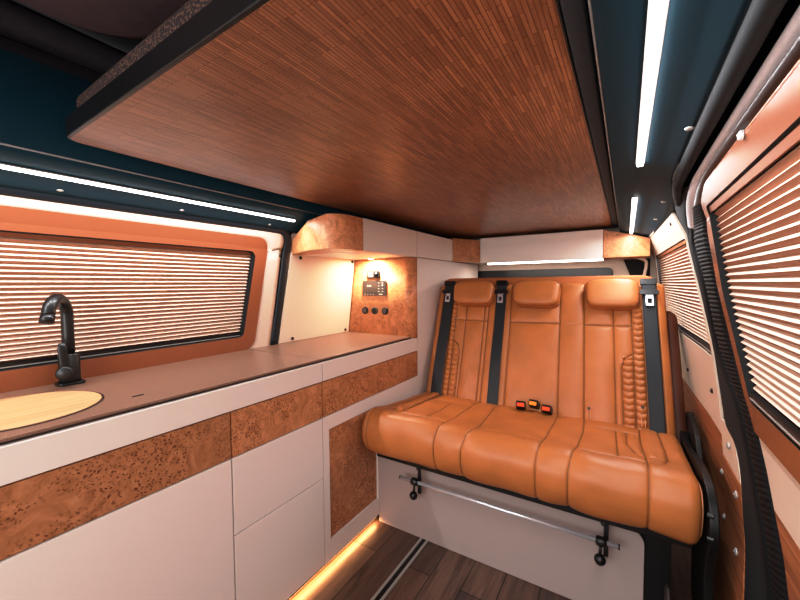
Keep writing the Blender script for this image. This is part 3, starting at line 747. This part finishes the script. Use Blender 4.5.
# back shell: close the rim to a rear sheet
rim = [j*NX for j in range(NT_)] + [(NT_-1)*NX+i for i in range(1, NX)] + [j*NX+NX-1 for j in range(NT_-2, -1, -1)]
n0 = len(V); Vb = []
for q in rim:
    p = V[q]; Vb.append(p - Nv*.05)
V = np.vstack([V, np.array(Vb)]); F += [(rim[k], rim[k+1], n0+k+1, n0+k) for k in range(len(rim)-1)]
bk = link('backrest', V, F, M['leather'], bench, smooth=True)
seam_attr(bk, np.maximum(.9*np.exp(-(d/.0022)**2), GR).reshape(-1))
# rear upper roll of the backrest, and the dark side shell behind
m = MB(); V = []
sec = rquad([(.045, .60), (.150, .60), (.150, .812), (.045, .812)], .022, 6)      # (depth behind the plane, t)
xs = np.r_[xl-.0, xl+.008, xl+.03, np.linspace(xl+.08, xr-.12, 12), xr-.08, xr-.055, xr-.045]
for x in xs:
    e = min(1, (min(x-xs[0], xs[-1]-x)/.05)); s_ = .88+.12*math.sin(PI/2*e)
    for dp, t in sec: V.append(BP(np.array(x), np.array(.706+(t-.706)*s_), np.array(-(.09+(dp-.09)*s_))))
n = len(sec); m.add(V, [(i*n+k, i*n+(k+1) % n, (i+1)*n+(k+1) % n, (i+1)*n+k) for i in range(len(xs)-1) for k in range(n)]+[tuple(range(n)), tuple(range((len(xs)-1)*n, len(xs)*n))])
m.build('upper_roll', M['suede'], bench, smooth=True)
m = MB(); sec = rquad([(.045, -.10), (.15, -.10), (.15, .64), (.045, .60)], .03, 5); V = []
for x in (xl+.02, xr+.020, xr+.040, xr+.046):
    s_ = 1 if x < xr+.03 else (.96 if x < xr+.042 else .9)
    for dp, t in sec: V.append(BP(np.array(x), np.array(.25+(t-.25)*s_), np.array(-(.10+(dp-.10)*s_))))
n = len(sec); m.add(V, [(i*n+k, i*n+(k+1) % n, (i+1)*n+(k+1) % n, (i+1)*n+k) for i in range(3) for k in range(n)]+[tuple(range(n)), tuple(range(3*n, 4*n))])
m.build('back_shell', M['leather_dark'], bench, smooth=True)
# -- headrests
def headrest(xa, xb):
    t0, t1 = .568, .728; cx = (xa+xb)/2; ct = (t0+t1)/2; w = (xb-xa)/2; hh = (t1-t0)/2
    V = []; n = 48; F = []
    prof_ = [(.0, .90), (.012, .985), (.030, 1.0), (.050, 1.0), (.066, .975), (.076, .91), (.0815, .78), (.084, .5)]
    for (dp, s) in prof_:
        for k in range(n):
            a = 2*PI*k/n; c_, s_ = math.cos(a), math.sin(a); p = 4.6
            r = (abs(c_)**p+abs(s_)**p)**(-1/p)
            x = cx+w*r*c_*(1-(1-s)*.55)*(1.0 + .035*s_*r); t = ct+hh*r*s_*(1-(1-s)*1.0)
            dd = dp+.004*math.cos((x-cx)/w*1.5) - .22*max(0, (t-ct))*0
            V.append(BP(np.array(x), np.array(t), np.array(dd+.008)))
    m_ = len(prof_)
    for j in range(m_-1):
        for k in range(n): F.append((j*n+k, j*n+(k+1) % n, (j+1)*n+(k+1) % n, (j+1)*n+k))
    F.append(tuple(range((m_-1)*n, m_*n)))
    h = link('headrest', V, F, M['leather'], bench, smooth=True)
    P = []
    for k in range(64):
        a = 2*PI*k/64; c_, s_ = math.cos(a), math.sin(a); p = 4.6; r = (abs(c_)**p+abs(s_)**p)**(-1/p)
        P.append(BP(np.array(cx+w*r*c_*.982*(1+.035*s_*r)), np.array(ct+hh*r*s_*.972), np.array(.0755)))
    MB().tube([tuple(q) for q in P], .0018, 6, close=True).build('piping', M['seam'], h, smooth=True)
headrest(-.924, -.664); headrest(-.544, -.286); headrest(-.156, .088)
# -- seat cushion
prof_pts = catmull([(2.06, .515), (2.0, .540), (1.93, .551), (1.80, .562), (1.60, .582), (1.47, .600), (1.41, .600), (1.378, .584), (1.356, .550), (1.354, .50), (1.368, .455), (1.39, .425), (1.425, .412), (1.55, .405)], 20)
Pp = np.array(prof_pts); ds = np.r_[0, np.cumsum(np.hypot(*np.diff(Pp, axis=0).T))]
NS = 250; ss = np.linspace(0, ds[-1], NS); py = np.interp(ss, ds, Pp[:,0]); pz = np.interp(ss, ds, Pp[:,1])
ty = np.gradient(py, ss); tz = np.gradient(pz, ss); ln = np.hypot(ty, tz); ty /= ln; tz /= ln; ny, nz_ = tz, -ty   # outward
NXs = 400; sx0, sx1 = -1.072, .204; gx = np.linspace(sx0, sx1, NXs); X, SS = np.meshgrid(gx, ss)
s_of_y = lambda y: float(np.interp(-y, -py[:160], ss[:160]))
A_ = lambda x, y: (x, s_of_y(y))
send = ds[-1]
segs = [[(-.700, 0), A_(-.700, 1.9), A_(-.682, 1.50), (-.682, send)],
        [A_(-.585, 2.05), A_(-.592, 1.9), A_(-.535, 1.49), (-.560, send*.72), (-.562, send)],
        [A_(-.285, 2.05), A_(-.282, 1.9), A_(-.270, 1.49), (-.272, send)],
        [A_(-.170, 2.05), A_(-.150, 1.75), A_(-.150, 1.50), (-.163, send*.7), (-.163, send)],
        [A_(.060, 2.05), A_(.060, 1.75), A_(.072, 1.50), (.070, send)],
        [A_(-.925, 1.478), A_(-.682, 1.478)], [A_(-.535, 1.485), A_(-.270, 1.485)], [A_(-.150, 1.49), A_(.070, 1.49)],
        [A_(-.93, 1.86), A_(-.70, 1.86)], [A_(-.150, 1.87), A_(.06, 1.87)],
        [A_(-.815, 1.86), A_(-.785, 1.50)], [A_(-.03, 1.86), A_(-.015, 1.50)],
        [A_(-.945, 2.03), A_(-.940, 1.60), A_(-.925, 1.478), (-.945, s_of_y(1.43))], [A_(-.998, 2.03), A_(-.998, 1.6), A_(-.975, 1.50), A_(-.925, 1.478)],
        [A_(.126, 2.03), A_(.137, 1.70), A_(.136, 1.58), A_(.120, 1.52), A_(.085, 1.495)],
        [A_(.01, 1.87), A_(.012, 1.68), A_(.04, 1.58), A_(.06, 1.56)],
        ]
d = segdist(X, SS, segs)
H = .0065*(1-np.exp(-d/.022)) - .004*np.exp(-(d/.0026)**2)
# side seam of the boxed ends
d2 = segdist(X, SS, [[A_(-1.0, 1.99), A_(-1.035, 1.5), (-1.035, send)]]); H -= .004*np.exp(-(d2/.003)**2)
yy = np.interp(SS, ss, py); top = (SS < s_of_y(1.47))
for a, b, y0, y1, am in ((-.994, -.944, 1.53, 1.99, .012), (.078, .128, 1.56, 1.99, .003), (.016, .056, 1.60, 1.86, .003)):
    R0 = region(X, yy, a, b, y0, y1)*top
    v = (yy+.32*np.abs(X-(a+b)/2))/.026
    H += R0*(am*np.abs(np.sin(PI*v))**.55)
H += sum(rng.normal()*.0006*np.sin(X*k1+SS*k2+ph) for k1, k2, ph in rng.uniform((-45, -45, 0), (45, 45, 6), (16, 3)))
H += .004*np.exp(-((SS-s_of_y(1.43))/.05)**2)
ed = np.minimum(X-sx0, sx1-X); R_e = .032
inset = (1-np.sqrt(np.clip(1-(1-np.clip(ed/R_e, 0, 1))**2, 0, 1)))*.03
H -= inset
YY = np.interp(SS, ss, py)+np.interp(SS, ss, ny)*H; ZZ = np.interp(SS, ss, pz)+np.interp(SS, ss, nz_)*H
if (np.interp(ss[60], ss, nz_)) < 0: pass
V = np.stack([X, YY, ZZ], -1).reshape(-1, 3)
F = [(j*NXs+i, j*NXs+i+1, (j+1)*NXs+i+1, (j+1)*NXs+i) for j in range(NS-1) for i in range(NXs-1)]
F += [tuple(j*NXs for j in range(NS)), tuple(j*NXs+NXs-1 for j in range(NS-1, -1, -1))]
V0 = [tuple(p) for p in V]
cs = link('seat_cushion', V0, F, M['leather'], bench, smooth=True)
seam_attr(cs, np.maximum(.9*np.exp(-(d/.0020)**2), .8*np.exp(-(d2/.002)**2)).reshape(-1))
MB().tube([tuple(V[j*NXs+NXs-1]+np.array([.0, 0, 0])) for j in range(20, NS-30, 3)], .0032, 8).build('piping', M['piping'], cs, smooth=True)
# -- seat belts
def belt(x0, x1, lab_t=.70):
    m = MB(); V = []; N = 40
    ts = np.linspace(-.03, lab_t+.015, N)
    for t in ts:
        h = .034+.006*math.sin(t*9)
        for x, dh in ((x0, 0), (x0+.004, .0016), (x1-.004, .0016), (x1, 0)): V.append(BP(np.array(x), np.array(t), np.array(h+dh)))
        for x in (x1, x0): V.append(BP(np.array(x), np.array(t), np.array(h-.001)))
    m.add(V, [(i*6+k, i*6+(k+1) % 6, (i+1)*6+(k+1) % 6, (i+1)*6+k) for i in range(N-1) for k in range(6)] + [tuple(range(6)), tuple(range((N-1)*6, N*6))])
    b = m.build('seat_belt', M['belt'], bench)
    # guide at the top, buckle tongue hanging on the webbing
    def bx(xa, xb, ta, tb, ha, hb, nm, mat, r=.003):
        m = MB(); P = rquad([(xa, ta), (xb, ta), (xb, tb), (xa, tb)], r); n = len(P)
        m.add([BP(np.array(x), np.array(t), np.array(ha)) for x, t in P] + [BP(np.array(x), np.array(t), np.array(hb)) for x, t in P],
              [tuple(range(n)), tuple(range(n, 2*n))] + [(i, (i+1) % n, n+(i+1) % n, n+i) for i in range(n)])
        return m.build(nm, mat, b, bevel=.0015)
    bx(x0-.006, x1+.006, .712, .745, .018, .040, 'belt_guide', M['black'], .008)
    bx(x0-.012, x1+.012, .652, .676, .040, .052, 'tongue_cover', M['matte_black'], .010)
    cx = (x0+x1)/2
    m = MB()
    for (xa, xb, ta, tb) in ((cx-.017, cx-.009, .600, .652), (cx+.009, cx+.017, .600, .652), (cx-.017, cx+.017, .592, .606), (cx-.017, cx+.017, .632, .650)):
        P = [(xa, ta), (xb, ta), (xb, tb), (xa, tb)]
        m.add([BP(np.array(x), np.array(t), np.array(.0445)) for x, t in P] + [BP(np.array(x), np.array(t), np.array(.0475)) for x, t in P],
              [(0,3,2,1), (4,5,6,7), (0,1,5,4), (1,2,6,5), (2,3,7,6), (3,0,4,7)])
    m.build('metal_tongue', M['chrome'], b)
belt(-1.008, -.940); belt(-.655, -.594); belt(.100, .160)
# -- buckles in the crease
def buckle(x, y, z, rz, mat):
    M_ = Matrix.Translation((x, y, z)) @ Matrix.Rotation(rz, 4, 'Z') @ Matrix.Rotation(.95, 4, 'X')
    m = MB().prism(rquad([(-.024, -.016), (.024, -.016), (.024, .016), (-.024, .016)], .006), -.03, .022)
    m.v = [tuple(M_ @ Vector(v)) for v in m.v]
    b = m.build('buckle', M['black'], bench, bevel=.004, seg=3)
    m = MB().prism(rquad([(-.018, -.015), (.018, -.015), (.018, .004), (-.018, .004)], .003), .0222, .0262)
    m.v = [tuple(M_ @ Vector(v)) for v in m.v]
    m.build('release_button', mat, b, bevel=.001)
buckle(-.458, 1.925, .585, .15, M['red']); buckle(-.398, 1.955, .592, -.1, M['orange']); buckle(-.330, 1.925, .585, -.05, M['red'])
# isofix grommets
for x, t in ((-.145, .05), (.078, .09)):
    p = BP(np.array(x), np.array(t), np.array(.022)); q = BP(np.array(x), np.array(t), np.array(.0285))
    MB().tube([tuple(p), tuple(q)], .006, 14).build('grommet', M['matte_black'], bench)
    for s_ in (-.007, .007):
        MB().tube([tuple(BP(np.array(x+s_), np.array(.0), np.array(.031))), tuple(BP(np.array(x+s_), np.array(.04), np.array(.031)))], .0018, 6).build('loop', M['piping'], bench)
# -- frame under the cushion
MB().box((-1.06, 1.47, .352), (.19, 2.05, .395)).build('seat_pan', M['black'], bench, bevel=.004)
# side mechanism on the right
sh = catmull([(2.10, .545), (1.85, .552), (1.62, .590), (1.48, .600), (1.385, .575), (1.345, .52), (1.345, .45), (1.40, .33), (1.42, .10), (1.62, .10), (1.66, .30), (1.80, .42), (2.10, .47)], 5)
MB().prism_x([tuple(p) for p in sh], .216, .240).build('side_cover', M['black'], bench, bevel=.004)
sh = rquad([(2.12, .30), (1.62, .30), (1.66, .45), (1.84, .60), (2.04, .645), (2.12, .61)], .05)
MB().prism_x(sh, .243, .262).build('hinge_cover', M['matte_black'], bench, bevel=.004)
for y, z in ((1.40, .47), (1.43, .56), (2.03, .535)): MB().tube([(.2405, y, z), (.2425, y, z)], .007, 14).build('bolt', M['matte_black'], bench)
for y, z in ((1.345, .475), (1.352, .54)): MB().tube([(.212, y, z), (.226, y-.004, z)], .007, 14).build('bolt', M['matte_black'], bench)
# dark box of the bench base, white front panel
MB().box((-1.08, 1.56, FZ+.002), (.15, 2.10, .35)).build('base_box', M['black'], bench)
bp = rquad([(-1.0955, FZ+.001), (.070, FZ+.001), (.070, .325), (-1.0955, .325)], [0, 0, .05, .012])
MB().prism_y(bp, 1.535, 1.550).build('base_panel', laminate('bench_base_laminate', (176, 160, 156)), bench, bevel=.002)
MB().prism_x(rquad([(1.36, FZ+.02), (1.50, FZ+.02), (1.47, .20), (1.43, .24), (1.38, .20)], .02), .125, .135).build('belt_anchor', M['counter_edge'], bench, bevel=.003)
# release bar
bar = MB().tube([(-.915, 1.462, .288), (-.01, 1.462, .288)], .0085, 16).build('release_bar', M['chrome'], bench, smooth=True)
MB().tube([(-.918, 1.462, .288), (-.9155, 1.462, .288)], .0095, 16).build('end_cap', M['black'], bar); MB().tube([(-.0095, 1.462, .288), (-.004, 1.462, .288)], .0095, 16).build('end_cap', M['black'], bar)
for x in (-.835, -.062):
    k = MB().tube([(x-.018, 1.462, .288), (x-.014, 1.462, .288), (x+.014, 1.462, .288), (x+.018, 1.462, .288)], [.012, .017, .017, .012], 18)
    k.build('clamp', M['matte_black'], bar, smooth=True)
    MB().box((x+.006, 1.478, .225), (x+.022, 1.490, .355)).build('bracket', M['matte_black'], bench, bevel=.002)
    MB().tube([(x-.003, 1.464, .27), (x-.003, 1.458, .24)], .0055, 12).build('knob_stem', M['matte_black'], bar, smooth=True)
    MB().sphere((x-.003, 1.455, .224), .0195).build('knob', M['black'], bar, smooth=True)
    MB().tube([(x-.012, 1.49, .362), (x+.004, 1.484, .334)], .004, 8).build('hook', M['matte_black'], bar); MB().tube([(x+.028, 1.49, .362), (x+.012, 1.484, .334)], .004, 8).build('hook', M['matte_black'], bar)

# ---------------- floor rail
rl = empty('floor_rail', (-.82, .5, FZ)); tag(rl, 'aluminium floor rail running up to the bench base', 'rail')
MB().box((-.845, -.8, FZ+.0005), (-.833, 1.534, FZ+.006)).box((-.813, -.8, FZ+.0005), (-.801, 1.534, FZ+.006)).build('rail_lips', M['steel'], rl, bevel=.001)
MB().box((-.833, -.8, FZ+.0003), (-.813, 1.534, FZ+.002)).build('slot', M['black'], rl)

# ------------------------------------------------------------------ camera and light
cam = bpy.data.cameras.new('camera'); co = bpy.data.objects.new('camera', cam); col.objects.link(co); sc.camera = co
cam.sensor_width = 36; cam.lens = 364.1/800*36; cam.clip_start = .02
yaw, pitch, roll = map(math.radians, (31.854, -2.448, -.478))
Fv = Vector((-math.sin(yaw)*math.cos(pitch), math.cos(yaw)*math.cos(pitch), math.sin(pitch)))
r0 = Fv.cross(Vector((0,0,1))).normalized(); u0 = r0.cross(Fv)
r1 = r0*math.cos(roll)+u0*math.sin(roll); u1 = -r0*math.sin(roll)+u0*math.cos(roll)
mw = Matrix((r1, u1, -Fv)).transposed().to_4x4(); mw.translation = (0, 0, 1.22); co.matrix_world = mw

def area(name, loc, target, sx, sy, power, colr):
    l = bpy.data.lights.new(name, 'AREA'); l.shape = 'RECTANGLE'; l.size = sx; l.size_y = sy; l.energy = power; l.color = colr
    o = bpy.data.objects.new(name, l); col.objects.link(o); o.location = loc
    o.rotation_euler = (Vector(target)-Vector(loc)).to_track_quat('-Z', 'Y').to_euler(); return o
area('cab_fill', (-.6, -1.15, 1.25), (-.6, 2.0, .75), 1.3, .9, 25, (1, .99, .98))  # soft fill lamp added behind the camera to brighten the interior
sp = bpy.data.lights.new('downlight_beam', 'AREA'); sp.shape = 'DISK'; sp.size = .032; sp.energy = 4.2; sp.color = (1, .84, .66)
so = bpy.data.objects.new('downlight_beam', sp); col.objects.link(so); so.location = (-1.36, 1.845, 1.3775)
w = bpy.data.worlds.new('world'); sc.world = w; w.use_nodes = True
bg = w.node_tree.nodes['Background']; bg.inputs[0].default_value = (1, .97, .95, 1); bg.inputs[1].default_value = .4
sc.view_settings.view_transform = 'Standard'; sc.view_settings.look = 'None'
sc.view_settings.use_curve_mapping = True
cm = sc.view_settings.curve_mapping; cc = cm.curves[3]
cc.points.new(.07, .055); cc.points.new(.30, .30); cc.points.new(.62, .74); cm.update(); sc.view_settings.exposure = 0
